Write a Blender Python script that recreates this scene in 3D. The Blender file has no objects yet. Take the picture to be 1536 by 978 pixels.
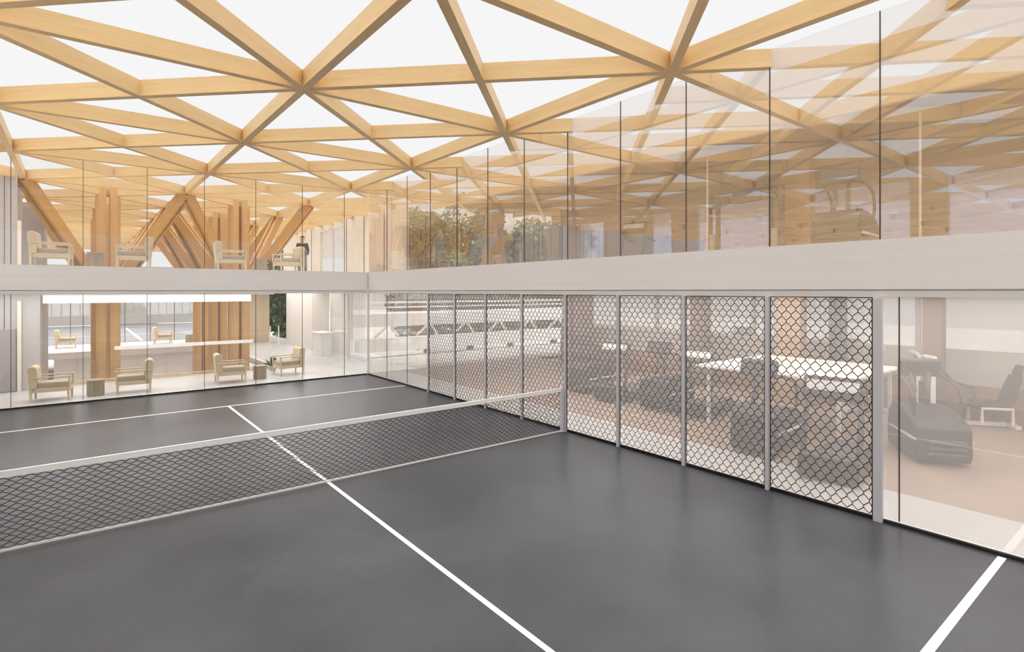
import bpy, math, random
from mathutils import Vector, Matrix, Quaternion
random.seed(7)
SC = bpy.context.scene
COL = SC.collection
H = 2.9                      # eye height above the court, metres
F = 828.0                    # focal length in pixels of a 1536 px wide frame

# ------------------------------------------------------------------ materials
def new_mat(name):
    m = bpy.data.materials.new(name); m.use_nodes = True
    nt = m.node_tree
    for n in list(nt.nodes): nt.nodes.remove(n)
    out = nt.nodes.new('ShaderNodeOutputMaterial')
    return m, nt, out
def N(nt, t, **kw):
    n = nt.nodes.new(t)
    for k, v in kw.items(): setattr(n, k, v)
    return n
def plain(name, col, rough=.5, var=.06, scale=4., metal=0., stretch=(1,1,1), bump=0., spec=.5, coords='Object'):
    m, nt, out = new_mat(name); L = nt.links.new
    b = N(nt, 'ShaderNodeBsdfPrincipled')
    tc = N(nt, 'ShaderNodeTexCoord'); mp = N(nt, 'ShaderNodeMapping'); mp.inputs['Scale'].default_value = stretch
    no = N(nt, 'ShaderNodeTexNoise'); no.inputs['Scale'].default_value = scale; no.inputs['Detail'].default_value = 5
    cr = N(nt, 'ShaderNodeValToRGB')
    cr.color_ramp.elements[0].position = .3; cr.color_ramp.elements[1].position = .7
    cr.color_ramp.elements[0].color = (*[max(0, c*(1-var)) for c in col], 1)
    cr.color_ramp.elements[1].color = (*[min(1, c*(1+var)) for c in col], 1)
    L(tc.outputs[coords], mp.inputs[0]); L(mp.outputs[0], no.inputs['Vector']); L(no.outputs['Fac'], cr.inputs[0])
    L(cr.outputs[0], b.inputs['Base Color'])
    b.inputs['Roughness'].default_value = rough; b.inputs['Metallic'].default_value = metal
    b.inputs['Specular IOR Level'].default_value = spec
    if bump:
        bp = N(nt, 'ShaderNodeBump'); bp.inputs['Strength'].default_value = bump; bp.inputs['Distance'].default_value = .02
        L(no.outputs['Fac'], bp.inputs['Height']); L(bp.outputs[0], b.inputs['Normal'])
    L(b.outputs[0], out.inputs[0])
    return m
def wood(name, a, b_, rough=.42, grain=(1.2, 26, 26), spec=.5):
    m, nt, out = new_mat(name); L = nt.links.new
    p = N(nt, 'ShaderNodeBsdfPrincipled')
    tc = N(nt, 'ShaderNodeTexCoord'); mp = N(nt, 'ShaderNodeMapping'); mp.inputs['Scale'].default_value = grain
    no = N(nt, 'ShaderNodeTexNoise'); no.inputs['Scale'].default_value = 1.; no.inputs['Detail'].default_value = 8; no.inputs['Roughness'].default_value = .62
    n2 = N(nt, 'ShaderNodeTexNoise'); n2.inputs['Scale'].default_value = .9
    cr = N(nt, 'ShaderNodeValToRGB')
    cr.color_ramp.elements[0].position = .28; cr.color_ramp.elements[1].position = .72
    cr.color_ramp.elements[0].color = (*a, 1); cr.color_ramp.elements[1].color = (*b_, 1)
    mx = N(nt, 'ShaderNodeMath', operation='MULTIPLY_ADD'); mx.inputs[1].default_value = .7; 
    L(tc.outputs['Object'], mp.inputs[0]); L(mp.outputs[0], no.inputs['Vector']); L(tc.outputs['Object'], n2.inputs['Vector'])
    m2 = N(nt, 'ShaderNodeMath', operation='MULTIPLY'); m2.inputs[1].default_value = .3; L(n2.outputs['Fac'], m2.inputs[0])
    L(no.outputs['Fac'], mx.inputs[0]); L(m2.outputs[0], mx.inputs[2]); L(mx.outputs[0], cr.inputs[0])
    L(cr.outputs[0], p.inputs['Base Color']); p.inputs['Roughness'].default_value = rough
    p.inputs['Specular IOR Level'].default_value = spec
    L(p.outputs[0], out.inputs[0])
    return m
def glass(name, r0=.06, haze=.05, tint=(.98, .98, .98), hazecol=(.9, .88, .87), rough=0.0):
    """clear architectural glass: Schlick reflection over straight transmission, with a painted milky haze for veiling reflections"""
    m, nt, out = new_mat(name); L = nt.links.new
    lw = N(nt, 'ShaderNodeLayerWeight'); lw.inputs['Blend'].default_value = .5
    pw = N(nt, 'ShaderNodeMath', operation='POWER'); pw.inputs[1].default_value = 4.5
    ml = N(nt, 'ShaderNodeMath', operation='MULTIPLY_ADD'); ml.inputs[1].default_value = .85; ml.inputs[2].default_value = r0
    L(lw.outputs['Facing'], pw.inputs[0]); L(pw.outputs[0], ml.inputs[0])
    tr = N(nt, 'ShaderNodeBsdfTransparent'); tr.inputs[0].default_value = (*tint, 1)
    gl = N(nt, 'ShaderNodeBsdfGlossy'); gl.inputs['Roughness'].default_value = rough; gl.inputs[0].default_value = (1, 1, 1, 1)
    df = N(nt, 'ShaderNodeBsdfDiffuse'); df.inputs[0].default_value = (*hazecol, 1)
    tl = N(nt, 'ShaderNodeBsdfTranslucent'); tl.inputs[0].default_value = (*hazecol, 1)
    hz = N(nt, 'ShaderNodeMixShader'); hz.inputs[0].default_value = .5; L(df.outputs[0], hz.inputs[1]); L(tl.outputs[0], hz.inputs[2])
    a = N(nt, 'ShaderNodeMixShader'); a.inputs[0].default_value = haze
    L(tr.outputs[0], a.inputs[1]); L(hz.outputs[0], a.inputs[2])
    b = N(nt, 'ShaderNodeMixShader'); L(ml.outputs[0], b.inputs[0]); L(a.outputs[0], b.inputs[1]); L(gl.outputs[0], b.inputs[2])
    L(b.outputs[0], out.inputs[0])
    return m
def emit(name, col, s):
    m, nt, out = new_mat(name); e = N(nt, 'ShaderNodeEmission'); e.inputs[0].default_value = (*col, 1); e.inputs[1].default_value = s
    nt.links.new(e.outputs[0], out.inputs[0]); return m
def courtmat(name, a, b_, rough=.3):
    m, nt, out = new_mat(name); L = nt.links.new
    p = N(nt, 'ShaderNodeBsdfPrincipled'); tc = N(nt, 'ShaderNodeTexCoord')
    n1 = N(nt, 'ShaderNodeTexNoise'); n1.inputs['Scale'].default_value = .55; n1.inputs['Detail'].default_value = 7; n1.inputs['Roughness'].default_value = .6
    n2 = N(nt, 'ShaderNodeTexNoise'); n2.inputs['Scale'].default_value = 30; n2.inputs['Detail'].default_value = 4
    L(tc.outputs['Object'], n1.inputs['Vector']); L(tc.outputs['Object'], n2.inputs['Vector'])
    ad = N(nt, 'ShaderNodeMath', operation='MULTIPLY_ADD'); ad.inputs[1].default_value = .22
    L(n2.outputs['Fac'], ad.inputs[0]); 
    sc = N(nt, 'ShaderNodeMath', operation='MULTIPLY'); sc.inputs[1].default_value = .78; L(n1.outputs['Fac'], sc.inputs[0]); L(sc.outputs[0], ad.inputs[2])
    cr = N(nt, 'ShaderNodeValToRGB'); cr.color_ramp.elements[0].position = .33; cr.color_ramp.elements[1].position = .66
    cr.color_ramp.elements[0].color = (*a, 1); cr.color_ramp.elements[1].color = (*b_, 1)
    L(ad.outputs[0], cr.inputs[0]); L(cr.outputs[0], p.inputs['Base Color'])
    rr = N(nt, 'ShaderNodeMapRange'); rr.inputs['To Min'].default_value = rough-.06; rr.inputs['To Max'].default_value = rough+.08; p.inputs['Specular IOR Level'].default_value = .38
    L(n1.outputs['Fac'], rr.inputs[0]); L(rr.outputs[0], p.inputs['Roughness'])
    bp = N(nt, 'ShaderNodeBump'); bp.inputs['Strength'].default_value = .05; bp.inputs['Distance'].default_value = .01
    L(n2.outputs['Fac'], bp.inputs['Height']); L(bp.outputs[0], p.inputs['Normal'])
    L(p.outputs[0], out.inputs[0]); return m
def terrazzo(name):
    m, nt, out = new_mat(name); L = nt.links.new
    p = N(nt, 'ShaderNodeBsdfPrincipled'); tc = N(nt, 'ShaderNodeTexCoord')
    v = N(nt, 'ShaderNodeTexVoronoi'); v.inputs['Scale'].default_value = 7.
    cr = N(nt, 'ShaderNodeValToRGB'); cr.color_ramp.elements[0].position = .05; cr.color_ramp.elements[1].position = .22
    cr.color_ramp.elements[0].color = (.74, .68, .58, 1); cr.color_ramp.elements[1].color = (.93, .92, .89, 1)
    L(tc.outputs['Object'], v.inputs['Vector']); L(v.outputs['Distance'], cr.inputs[0]); L(cr.outputs[0], p.inputs['Base Color'])
    p.inputs['Roughness'].default_value = .5; L(p.outputs[0], out.inputs[0]); return m

M = {}
M['glulam']   = wood('glulam', (.69, .462, .215), (.82, .582, .305), spec=.35)
M['glulam_d'] = wood('glulam_grain_dark', (.50, .26, .085), (.62, .35, .125), spec=.3)
M['postwood'] = wood('post_wood', (.56, .32, .125), (.70, .43, .185), grain=(26, 26, 1.2))
M['chairwood']= wood('pale_oak', (.62, .50, .32), (.72, .60, .40), grain=(14, 14, 3))
M['stoolwood']= wood('slatted_oak', (.36, .28, .19), (.52, .42, .30), grain=(40, 40, 1), rough=.6)
M['fabric']   = plain('oat_fabric', (.66, .55, .38), .9, .06, 60, spec=.1)
M['seatfab']  = plain('taupe_fabric', (.50, .44, .34), .9, .06, 60, spec=.1)
M['court']    = courtmat('court_acrylic', (.031, .034, .041), (.069, .072, .080), .30)
M['court2']   = courtmat('far_court_acrylic', (.13, .13, .14), (.17, .17, .18), .4)
M['line']     = plain('line_paint', (.85, .83, .83), .5, .03, 20)
M['spandrel'] = plain('spandrel_metal', (.86, .84, .835), .38, .02, 1.0, stretch=(.3, .3, 14))
M['frame']    = plain('frame_metal', (.76, .745, .735), .35, .02, 3)
M['blackline']= plain('black_rubber', (.012, .011, .012), .6, .1, 10)
M['joint']    = plain('silicone_joint', (.05, .04, .04), .5, .1, 10)
M['post']     = plain('brushed_post', (.64, .64, .68), .35, .03, 8, metal=.1, stretch=(1, 1, .1))
M['wire']     = plain('black_wire', (.03, .022, .02), .5, .2, 10)
M['tape']     = plain('net_tape', (.92, .91, .89), .7, .03, 30)
M['tape2']    = plain('net_cord', (.84, .78, .75), .7, .03, 30)
M['white']    = plain('white_paint', (.82, .81, .79), .5, .02, 3)
M['palefloor']= plain('pale_stone', (.60, .585, .57), .35, .04, 1.2)
M['palewall'] = plain('pale_panel', (.72, .68, .63), .5, .03, 2)
M['greywall'] = plain('grey_panel', (.50, .47, .46), .5, .03, 1.5)
M['cream']    = plain('cream_panel', (.80, .73, .62), .5, .03, 2)
M['beige']    = plain('beige_panel', (.58, .46, .31), .55, .05, 2, stretch=(8, 8, .3))
M['gymfloor'] = plain('gym_rubber_floor', (.40, .30, .235), .5, .08, 2)
M['gymwall']  = plain('gym_brown_wall', (.30, .17, .10), .6, .06, 2)
M['gymgrey']  = plain('gym_grey_wall', (.50, .46, .43), .6, .03, 2)
M['browncol'] = plain('brown_column', (.19, .12, .08), .5, .06, 3)
M['timbwall'] = wood('upper_timber_wall', (.34, .235, .155), (.44, .31, .21), grain=(1, 1, 9))
M['lightwood'] = wood('light_wood', (.44, .29, .18), (.54, .37, .24), grain=(26, 26, 1.2))
M['bluepane'] = glass('blue_pane', .06, .35, (.74, .80, .95), (.72, .78, .95))
M['whitepane']= glass('white_pane', .06, .3, (.9, .9, .9), (.9, .88, .86))
M['black']    = plain('machine_black', (.024, .021, .022), .45, .2, 12)
M['dgrey']    = plain('machine_grey', (.10, .095, .10), .4, .1, 10)
M['mwhite']   = plain('machine_white', (.78, .75, .72), .35, .02, 10)
M['screen']   = plain('dark_screen', (.02, .022, .03), .15, .1, 5)
M['leaf']     = plain('leaf_green', (.10, .16, .05), .7, .45, 1.3, spec=.2)
M['leaf2']    = plain('leaf_olive', (.17, .20, .085), .7, .4, 1.3, spec=.2)
M['bark']     = plain('bark', (.16, .11, .08), .9, .3, 9, bump=.4)
M['ground']   = plain('plaza_ground', (.66, .64, .61), .8, .06, .3)
M['terrazzo'] = terrazzo('speckled_stone')
M['rail']     = plain('white_rail', (.85, .84, .82), .4, .02, 4)
M['skin']     = plain('skin', (.50, .31, .22), .6, .05, 20)
M['hair']     = plain('dark_hair', (.03, .02, .015), .8, .2, 40)
M['shirt']    = plain('charcoal_jacket', (.035, .033, .036), .9, .15, 30)
M['jeans']    = plain('grey_trousers', (.16, .17, .20), .9, .15, 30)
M['lamp']     = emit('cove_light', (1, .985, .96), 1.25)
M['glassA']   = glass('clear_glass_left', .04, .018, (.985, .985, .985), (.88, .86, .86))
M['glassB']   = glass('glare_haze_glass_right', .10, .20, (.97, .965, .96), (.90, .86, .84))  # milky haze mixed in for the bright roof reflected by the panes
M['glassBu']  = glass('glare_haze_glass_right_upper', .22, .05, (.955, .94, .93), (.88, .84, .82))  # thinner painted haze, same veil of reflected roof light
def skylight():
    m, nt, out = new_mat('roof_membrane'); L = nt.links.new
    t = N(nt, 'ShaderNodeBsdfTransparent'); t.inputs[0].default_value = (1, 1, 1, 1)
    d = N(nt, 'ShaderNodeBsdfTranslucent'); d.inputs[0].default_value = (.95, .95, .95, 1)
    x = N(nt, 'ShaderNodeMixShader'); x.inputs[0].default_value = .02
    L(t.outputs[0], x.inputs[1]); L(d.outputs[0], x.inputs[2]); L(x.outputs[0], out.inputs[0]); return m
M['membrane'] = skylight()

# ------------------------------------------------------------------ mesh helpers
class MB:
    def __init__(s): s.v = []; s.f = []
    def add(s, vs, fs):
        o = len(s.v); s.v += [tuple(v) for v in vs]; s.f += [tuple(i+o for i in f) for f in fs]; return s
    def box(s, x0, x1, y0, y1, z0, z1, mat=None):
        vs = [Vector(p) for p in [(x0,y0,z0),(x1,y0,z0),(x1,y1,z0),(x0,y1,z0),(x0,y0,z1),(x1,y0,z1),(x1,y1,z1),(x0,y1,z1)]]
        if mat: vs = [mat @ v for v in vs]
        return s.add(vs, [(0,3,2,1),(4,5,6,7),(0,1,5,4),(1,2,6,5),(2,3,7,6),(3,0,4,7)])
    def bar(s, a, b, w, d, up=(0,0,1)):
        """box bar from a to b, w wide sideways and d deep along up"""
        a = Vector(a); b = Vector(b); t = (b-a).normalized(); up = Vector(up)
        if abs(t.dot(up)) > .98: up = Vector((1,0,0))
        sd = t.cross(up).normalized(); u = sd.cross(t).normalized()
        vs = []
        for p in (a, b):
            for i, j in ((-1,-1),(1,-1),(1,1),(-1,1)): vs.append(p + sd*(i*w/2) + u*(j*d/2))
        return s.add(vs, [(0,1,2,3),(7,6,5,4),(0,4,5,1),(1,5,6,2),(2,6,7,3),(3,7,4,0)])
    def tube(s, pts, r, n=8, cap=True):
        pts = [Vector(p) for p in pts]; rs = r if isinstance(r, (list, tuple)) else [r]*len(pts)
        rings = []; o = len(s.v)
        pu = None
        for i, p in enumerate(pts):
            t = (pts[min(i+1, len(pts)-1)] - pts[max(i-1, 0)]).normalized()
            if pu is None: pu = Vector((0,0,1)) if abs(t.z) < .9 else Vector((1,0,0))
            sd = t.cross(pu).normalized(); pu = sd.cross(t).normalized()
            for k in range(n):
                a = 2*math.pi*k/n; s.v.append(tuple(p + (sd*math.cos(a) + pu*math.sin(a))*rs[i]))
        for i in range(len(pts)-1):
            for k in range(n):
                a = o+i*n+k; b = o+i*n+(k+1) % n; s.f.append((a, b, b+n, a+n))
        if cap:
            s.f.append(tuple(o+k for k in range(n))[::-1]); s.f.append(tuple(o+(len(pts)-1)*n+k for k in range(n)))
        return s
    def prism(s, prof, x0, x1, axis='x'):
        """extrude a closed 2-D profile (y,z) along x"""
        n = len(prof); vs = [(x0, y, z) for y, z in prof] + [(x1, y, z) for y, z in prof]
        if axis == 'y': vs = [(y, x, z) for x, y, z in vs]
        fs = [tuple(range(n))[::-1], tuple(range(n, 2*n))] + [(i, (i+1) % n, n+(i+1) % n, n+i) for i in range(n)]
        return s.add(vs, fs)
    def obj(s, name, mat, parent=None, loc=None, smooth=False, bevel=0):
        me = bpy.data.meshes.new(name); me.from_pydata(s.v, [], s.f); me.update()
        for m in (mat if isinstance(mat, (list, tuple)) else [mat]): me.materials.append(m)
        if smooth:
            for p in me.polygons: p.use_smooth = True
        o = bpy.data.objects.new(name, me); COL.objects.link(o)
        if parent: o.parent = parent
        if loc: o.location = loc
        if bevel:
            b = o.modifiers.new('edge', 'BEVEL'); b.width = bevel; b.segments = 3; b.limit_method = 'ANGLE'
        return o
def empty(name, loc=(0,0,0), rz=0, label=None, cat=None, group=None, kind=None):
    o = bpy.data.objects.new(name, None); COL.objects.link(o); o.location = loc; o.rotation_euler = (0, 0, rz); o.empty_display_size = .2
    return tag(o, label, cat, group, kind)
def tag(o, label=None, cat=None, group=None, kind=None):
    if label: o['label'] = label
    if cat: o['category'] = cat
    if group: o['group'] = group
    if kind: o['kind'] = kind
    return o
def structure(o, label=None): o['kind'] = 'structure'; (label and o.__setitem__('label', label)); return o
def copy_tree(o, parent=None):
    c = o.copy(); COL.objects.link(c)
    if parent is not None: c.parent = parent
    for ch in list(o.children): copy_tree(ch, c)
    return c
def dup(root, p, rz, label):
    c = copy_tree(root); c.location = p; c.rotation_euler = (0, 0, rz); c['label'] = label; return c

# ------------------------------------------------------------------ frame of the building, in units of H
WB, WA = 2.74*H, 6.273*H             # right wall (x = WB), left wall (y = WA)
XL, YB = -.68*H, -.50*H              # walls behind the camera
Z0 = 0.0
ZS0, ZS1 = H, H*1.224                # spandrel bottom and top
hb = 1.1276*H
ZB = H + hb                          # underside of the roof beams
ZT = H*2.225                         # top of the beams / roof membrane
S = 1.265*hb; P0, Q0 = .884*hb, 2.805*hb
NODE = lambda i, j: (P0 + i*S, Q0 + j*S)

# ------------------------------------------------------------------ roof lattice: one thing, one part per continuous beam
roof = empty('roof_lattice', (0, 0, ZB), label='honey timber roof lattice of crossing square and diagonal beams under the white skylight', cat='roof structure')
I0, I1, J0, J1 = -7, 5, -3, 11
CUTP, CUTQ = 3.46*H, 6.66*H             # the roof stops at the outdoor court beyond this inner corner
def beam(a, b, lift):
    a = Vector((*a, 0)); b = Vector((*b, 0)); ts = [0., 1.]
    if abs(b.x-a.x) > 1e-6: ts.append((CUTP-a.x)/(b.x-a.x))
    if abs(b.y-a.y) > 1e-6: ts.append((CUTQ-a.y)/(b.y-a.y))
    ts = sorted(t for t in ts if 0 <= t <= 1); runs = []
    for t0, t1 in zip(ts, ts[1:]):
        m = a.lerp(b, (t0+t1)/2)
        if (t1-t0)*(b-a).length < .05 or (m.x > CUTP and m.y > CUTQ): continue
        if runs and abs(runs[-1][1]-t0) < 1e-6: runs[-1][1] = t1
        else: runs.append([t0, t1])
    for t0, t1 in runs: one_beam(a.lerp(b, t0), a.lerp(b, t1), lift)
def one_beam(a, b, lift, depth=ZT-ZB, w=.105):
    L = (b-a).length
    mb = MB(); g = .012
    mb.box(0, L, -w/2, w/2, 0.03, depth-lift)
    mb.box(0, L, -w/2-g, w/2+g, 0.0, 0.03)          # the flange lip along the lower edge
    o = mb.obj('beam', M['glulam'], roof)
    o.location = a + Vector((0, 0, lift)); o.rotation_euler = (0, 0, math.atan2(b.y-a.y, b.x-a.x))
for i in range(I0, I1+1): beam(NODE(i, J0), NODE(i, J1), 0)
for j in range(J0, J1+1): beam(NODE(I0, j), NODE(I1, j), .003)
for c in range(I0-J1+1, I1-J0):                     # i - j = c
    i0 = max(I0, J0+c); i1 = min(I1, J1+c)
    if i1-i0 >= 1: beam(NODE(i0, i0-c), NODE(i1, i1-c), .006)
for c in range(I0+J0+1, I1+J1):                     # i + j = c
    i0 = max(I0, c-J1); i1 = min(I1, c-J0)
    if i1-i0 >= 1: beam(NODE(i0, c-i0), NODE(i1, c-i1), .009)
ax, ay = NODE(I0, J0); bx_, by_ = NODE(I1, J1)
tim = MB().box(4.0*H, bx_, -3*H, 6.7*H, ZT-.03, ZT+.005)
structure(tim.obj('ceiling_timber', M['timbwall']))
ceil = MB().box(ax-.3, CUTP+.1, ay-.3, by_+.3, ZT+.01, ZT+.03).box(CUTP+.1, bx_+.3, ay-.3, CUTQ+.1, ZT+.01, ZT+.03).obj('ceiling', M['membrane'])
structure(ceil)

# ------------------------------------------------------------------ floors
def slab(name, x0, x1, y0, y1, z, mat, t=.12):
    return structure(MB().box(x0, x1, y0, y1, z-t, z).obj(name, mat))
slab('floor', XL, WB, YB, WA, 0, M['court'])
slab('floor_walkway', -6*H, 8*H, WA, 7.51*H, 0, M['palefloor'])
slab('floor_lobby', 1.97*H, 3.43*H, 7.51*H, 13.1*H, 0, M['palefloor'])
slab('floor_gym_strip', WB, 3.2*H, -3*H, WA, 0, M['palefloor'])
slab('floor_gym', 3.2*H, 5.4*H, -3*H, WA, 0, M['gymfloor'])
slab('floor_gym_end', 3.45*H, 8*H, WA, 6.65*H, .002, M['gymfloor'])
slab('floor_void', -6*H, 1.97*H, 7.51*H, 11.6*H, -1.0*H, M['palefloor'])
slab('floor_far_walkway', -6*H, 1.97*H, 11.6*H, 13.1*H, 0, M['palefloor'])
slab('floor_far_court', -6*H, 3.4*H, 13.1*H, 20*H, 0, M['court2'])
slab('ground', -40*H, 40*H, -20*H, 60*H, -1.15*H, M['ground'])
# court lines, set into the surface
mb = MB(); lw = .028
yf, yn, xc = 5.29*H, .49*H, 1.03*H
mb.box(XL, WB-.04, yf-lw, yf+lw, 0, .003)
mb.box(XL, WB-.04, yn-lw*1.3, yn+lw*1.3, 0, .003)
mb.box(xc-lw, xc+lw, yn+lw*1.3, yf-lw, 0, .003)
structure(mb.obj('floor_court_lines', M['line']))
mb = MB(); mb.box(-2*H, 3*H, 15.4*H, 15.43*H, 0, .004); mb.box(1.0*H, 1.05*H, 13.4*H, 18*H, 0, .004)
structure(mb.obj('floor_far_court_lines', M['line']))
# upper slabs
def upslab(name, x0, x1, y0, y1, mat='white'):
    return structure(MB().box(x0, x1, y0, y1, ZS0+.12, ZS1-.02).obj(name, M[mat]))
upslab('floor_upper_walkway', -6*H, 3.43*H, WA+.17, 7.49*H)
upslab('floor_upper_gym', WB+.17, 5.4*H, -3*H, 6.65*H)
upslab('floor_upper_far', -6*H, 3.4*H, 11.6*H, 13.1*H)
upslab('floor_upper_lobby', 1.97*H, 3.42*H, 7.5*H, 11.59*H)

# ------------------------------------------------------------------ walls A (left) and B (right): spandrel, frame, glass
def spandrel_A():
    m = MB(); m.box(XL, WB-.01, WA, WA+.16, ZS0+.022, ZS1)
    return m
structure(spandrel_A().obj('wall_left', M['spandrel']))
structure(MB().box(WB, WB+.16, YB, WA+.16, ZS0+.022, ZS1).obj('wall_right', M['spandrel']))
structure(MB().box(XL, WB-.03, WA+.03, WA+.16, ZS0-.075, ZS0+.022).box(XL, WB-.02, WA+.012, WA+.03, ZS0-.075, ZS0+.004).obj('trim_1', M['frame']))
structure(MB().box(WB+.03, WB+.16, YB, WA, ZS0-.075, ZS0+.022).box(WB+.012, WB+.03, YB, WA, ZS0-.075, ZS0+.004).obj('trim_2', M['frame']))
structure(MB().box(XL, WB, WA-.012, WA+.03, 0, .038).obj('baseboard_left', M['blackline']))
structure(MB().box(WB-.012, WB+.03, YB, WA, 0, .038).obj('baseboard_right', M['blackline']))
structure(MB().box(WB-.03, WB+.02, WA-.03, WA+.02, 0, ZS0+.0).obj('trim_3', M['frame']))   # corner post
structure(MB().box(WB-.004, WB+.004, WA-.006, WA+.002, ZS0+.02, ZS1).obj('trim_4', M['joint']))
ZG = ZT-.01
jA = [(.522+.4825*n)*H for n in range(-2, 5)]
jB = [(6.273-.4885*k)*H for k in range(1, 14)]
def glazing(name, mat, lower, left, joints):
    z0, z1 = (.05, ZS0-.075) if lower else (ZS1, ZG)
    t = .012
    g = MB()
    if left: g.box(XL, WB-.03, WA+.03, WA+.03+t, z0, z1)
    else:    g.box(WB+.03, WB+.03+t, YB, WA, z0, z1)
    o = structure(g.obj(name, mat))
    for j in joints:
        if left: MB().box(j-.006, j+.006, WA+.026, WA+.046, z0, z1).obj('mullion', M['joint'], o)
        else:    MB().box(WB+.026, WB+.046, j-.006, j+.006, z0, z1).obj('mullion', M['joint'], o)
    return o
glazing('window_1', M['glassA'], True, True, jA)
glazing('window_2', M['glassA'], False, True, jA)
glazing('window_3', M['glassB'], True, False, [j for j in jB if j < .9*H or j > 5.0*H]+[.828*H])
glazing('window_4', M['glassBu'], False, False, jB)
# walls behind the camera
structure(MB().box(XL-.15, XL, YB, WA, 0, ZS0).box(XL-.15, XL, YB, WA, ZS0, ZS1).obj('wall_near', M['palewall']))
structure(MB().box(XL-.15, WB, YB-.15, YB, 0, ZS1).obj('wall_back', M['palewall']))

# ------------------------------------------------------------------ mesh screens and posts in front of wall B
def link_wires(y0, y1, z0, z1, cw, ch, r, axis_y=True):
    """woven diamond mesh: alternating zigzag wires with rounded bends"""
    m = MB(); n = max(1, round((y1-y0)/cw)); cw = (y1-y0)/n; nz = max(1, round((z1-z0)/ch)); ch = (z1-z0)/nz
    for k in range(n+1):
        s = 1 if k % 2 else -1
        pts = []
        for i in range(nz*2+1):
            sgn = s if i % 2 else -s
            base = y0 + k*cw
            # neighbouring wires touch at every other bend
            for dz in (-.17, .17):
                zz = z0 + (i+dz)*ch/2
                if zz < z0-1e-6 or zz > z1+1e-6: continue
                yy = base + sgn*cw/2*.97
                yy = min(max(yy, y0), y1)
                pts.append((yy, zz))
        if not pts: continue
        P = [(0, a, b) if axis_y else (a, 0, b) for a, b in pts]
        m.tube(P, r, 4)
    return m
posts = [6.273-.4885*k for k in range(3, 12)]
post_names = ['the net post', 'corner']
zt = ZS0-.08
ord_ = ['first', 'second', 'third', 'fourth', 'fifth', 'sixth', 'seventh', 'eighth', 'ninth']
for n, k in enumerate(range(3, 11)):
    ya = (6.273-.4885*(k+1))*H + (.042 if k < 10 else .066); yb = (6.273-.4885*k)*H - .042
    m = link_wires(0, yb-ya, 0, zt-.06, .064, .178, .0062)
    t = empty('mesh_screen', (WB-.028, ya, .055),
              label='black diamond mesh screen panel, %s from the room corner' % ord_[n], cat='mesh screen', group='mesh screens along the right glass wall')
    m.obj('wire_mesh', M['wire'], t)
    e = MB(); L_ = yb-ya
    e.box(-.008, .008, 0, L_, -.006, .006).box(-.006, .006, 0, L_, zt-.066, zt-.054).box(-.006, .006, -.006, .006, 0, zt-.06).box(-.006, .006, L_-.006, L_+.006, 0, zt-.06)
    e.obj('edge_wire', M['wire'], t)
for n, k in enumerate(range(3, 12)):
    y = (6.273-.4885*k)*H; w = .026 if k < 11 else .05
    o = MB().box(WB-.06, WB-.004, y-w, y+w, .0, zt).obj('screen_post', M['post'], bevel=.004)
    tag(o, ('slim silver screen post, %s from the room corner' % ord_[n]) if k < 11 else 'wide silver post closing the row of mesh screens beside the bare pane', 'post', 'silver posts of the mesh screens')

# ------------------------------------------------------------------ net
yn_ = 2.86*H; nh = .311*H
net = empty('sports_net', (0, yn_, 0), label='black court net with white top tape stretched across the dark court', cat='net')
px = WB-.135
m = link_wires(XL+.05, px-.02, .035, nh-.03, .059, .079, .0050, axis_y=False)
m.obj('net_mesh', M['wire'], net)
MB().box(XL+.05, px, -.012, .012, nh-.07, nh+.005).obj('top_tape', M['tape'], net)
MB().box(XL+.05, px, -.010, .010, .012, .036).obj('bottom_tape', M['tape2'], net)
MB().box(px-.012, px, -.011, .011, .036, nh-.045).obj('side_tape', M['tape'], net)
MB().box(px, px+.05, -.03, .03, 0, nh+.03).box(px-.01, px+.06, -.04, .04, 0, .02).obj('net_post', M['post'], net, bevel=.004)
MB().box(XL+.01, XL+.05, -.03, .03, 0, nh+.03).obj('net_post', M['post'], net)

# ------------------------------------------------------------------ timber columns with four struts
def timber_column(cx, cy, zbase, name_label):
    t = empty('timber_column', (cx, cy, zbase), label=name_label, cat='timber column', group='branching timber columns behind the left wall')
    hgt = ZT-.03-zbase
    for sx in (-1, 1):
        for sy in (-1, 1):
            m = MB(); a = .19; w = .135
            m.box(sx*a-w, sx*a+w, sy*a-w, sy*a+w, 0, hgt)
            m.box(sx*(a+w)-.02, sx*(a+w)+.02, sy*a-w*.55, sy*a+w*.55, 0, hgt-.3)
            m.box(sx*a-w*.55, sx*a+w*.55, sy*(a+w)-.02, sy*(a+w)+.02, 0, hgt-.3)
            m.obj('post', M['postwood'], t)
    zb = ZS1-zbase-.35; zt_ = ZB-zbase+.05
    for sx in (-1, 1):
        for sy in (-1, 1):
            a = Vector((sx*.34, sy*.34, zb)); b = Vector((sx*S/2, sy*S/2, zt_))
            sd = Vector((-sy, sx, 0)).normalized()
            m = MB()
            for o in (-.10, .10): m.bar(a+sd*o, b+sd*o, .09, .34)
            m.bar(a, b, .11, .20)
            m.obj('strut', M['glulam_d'], t)
    return t
cn = 0
colq = [7.23*1.1276*H + k*S for k in range(3)]
lab = {0: 'row at the walkway edge', 1: 'middle row', 2: 'back row'}
for k in range(2):
    for r, q in enumerate(colq):
        cx = .2515*hb + k*S
        timber_column(cx, q, -1.0*H, 'branching timber column behind the left glass, %s of the %s file' % (['front one', 'middle one', 'rearmost'][r], ['left', 'right'][k]))

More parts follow.
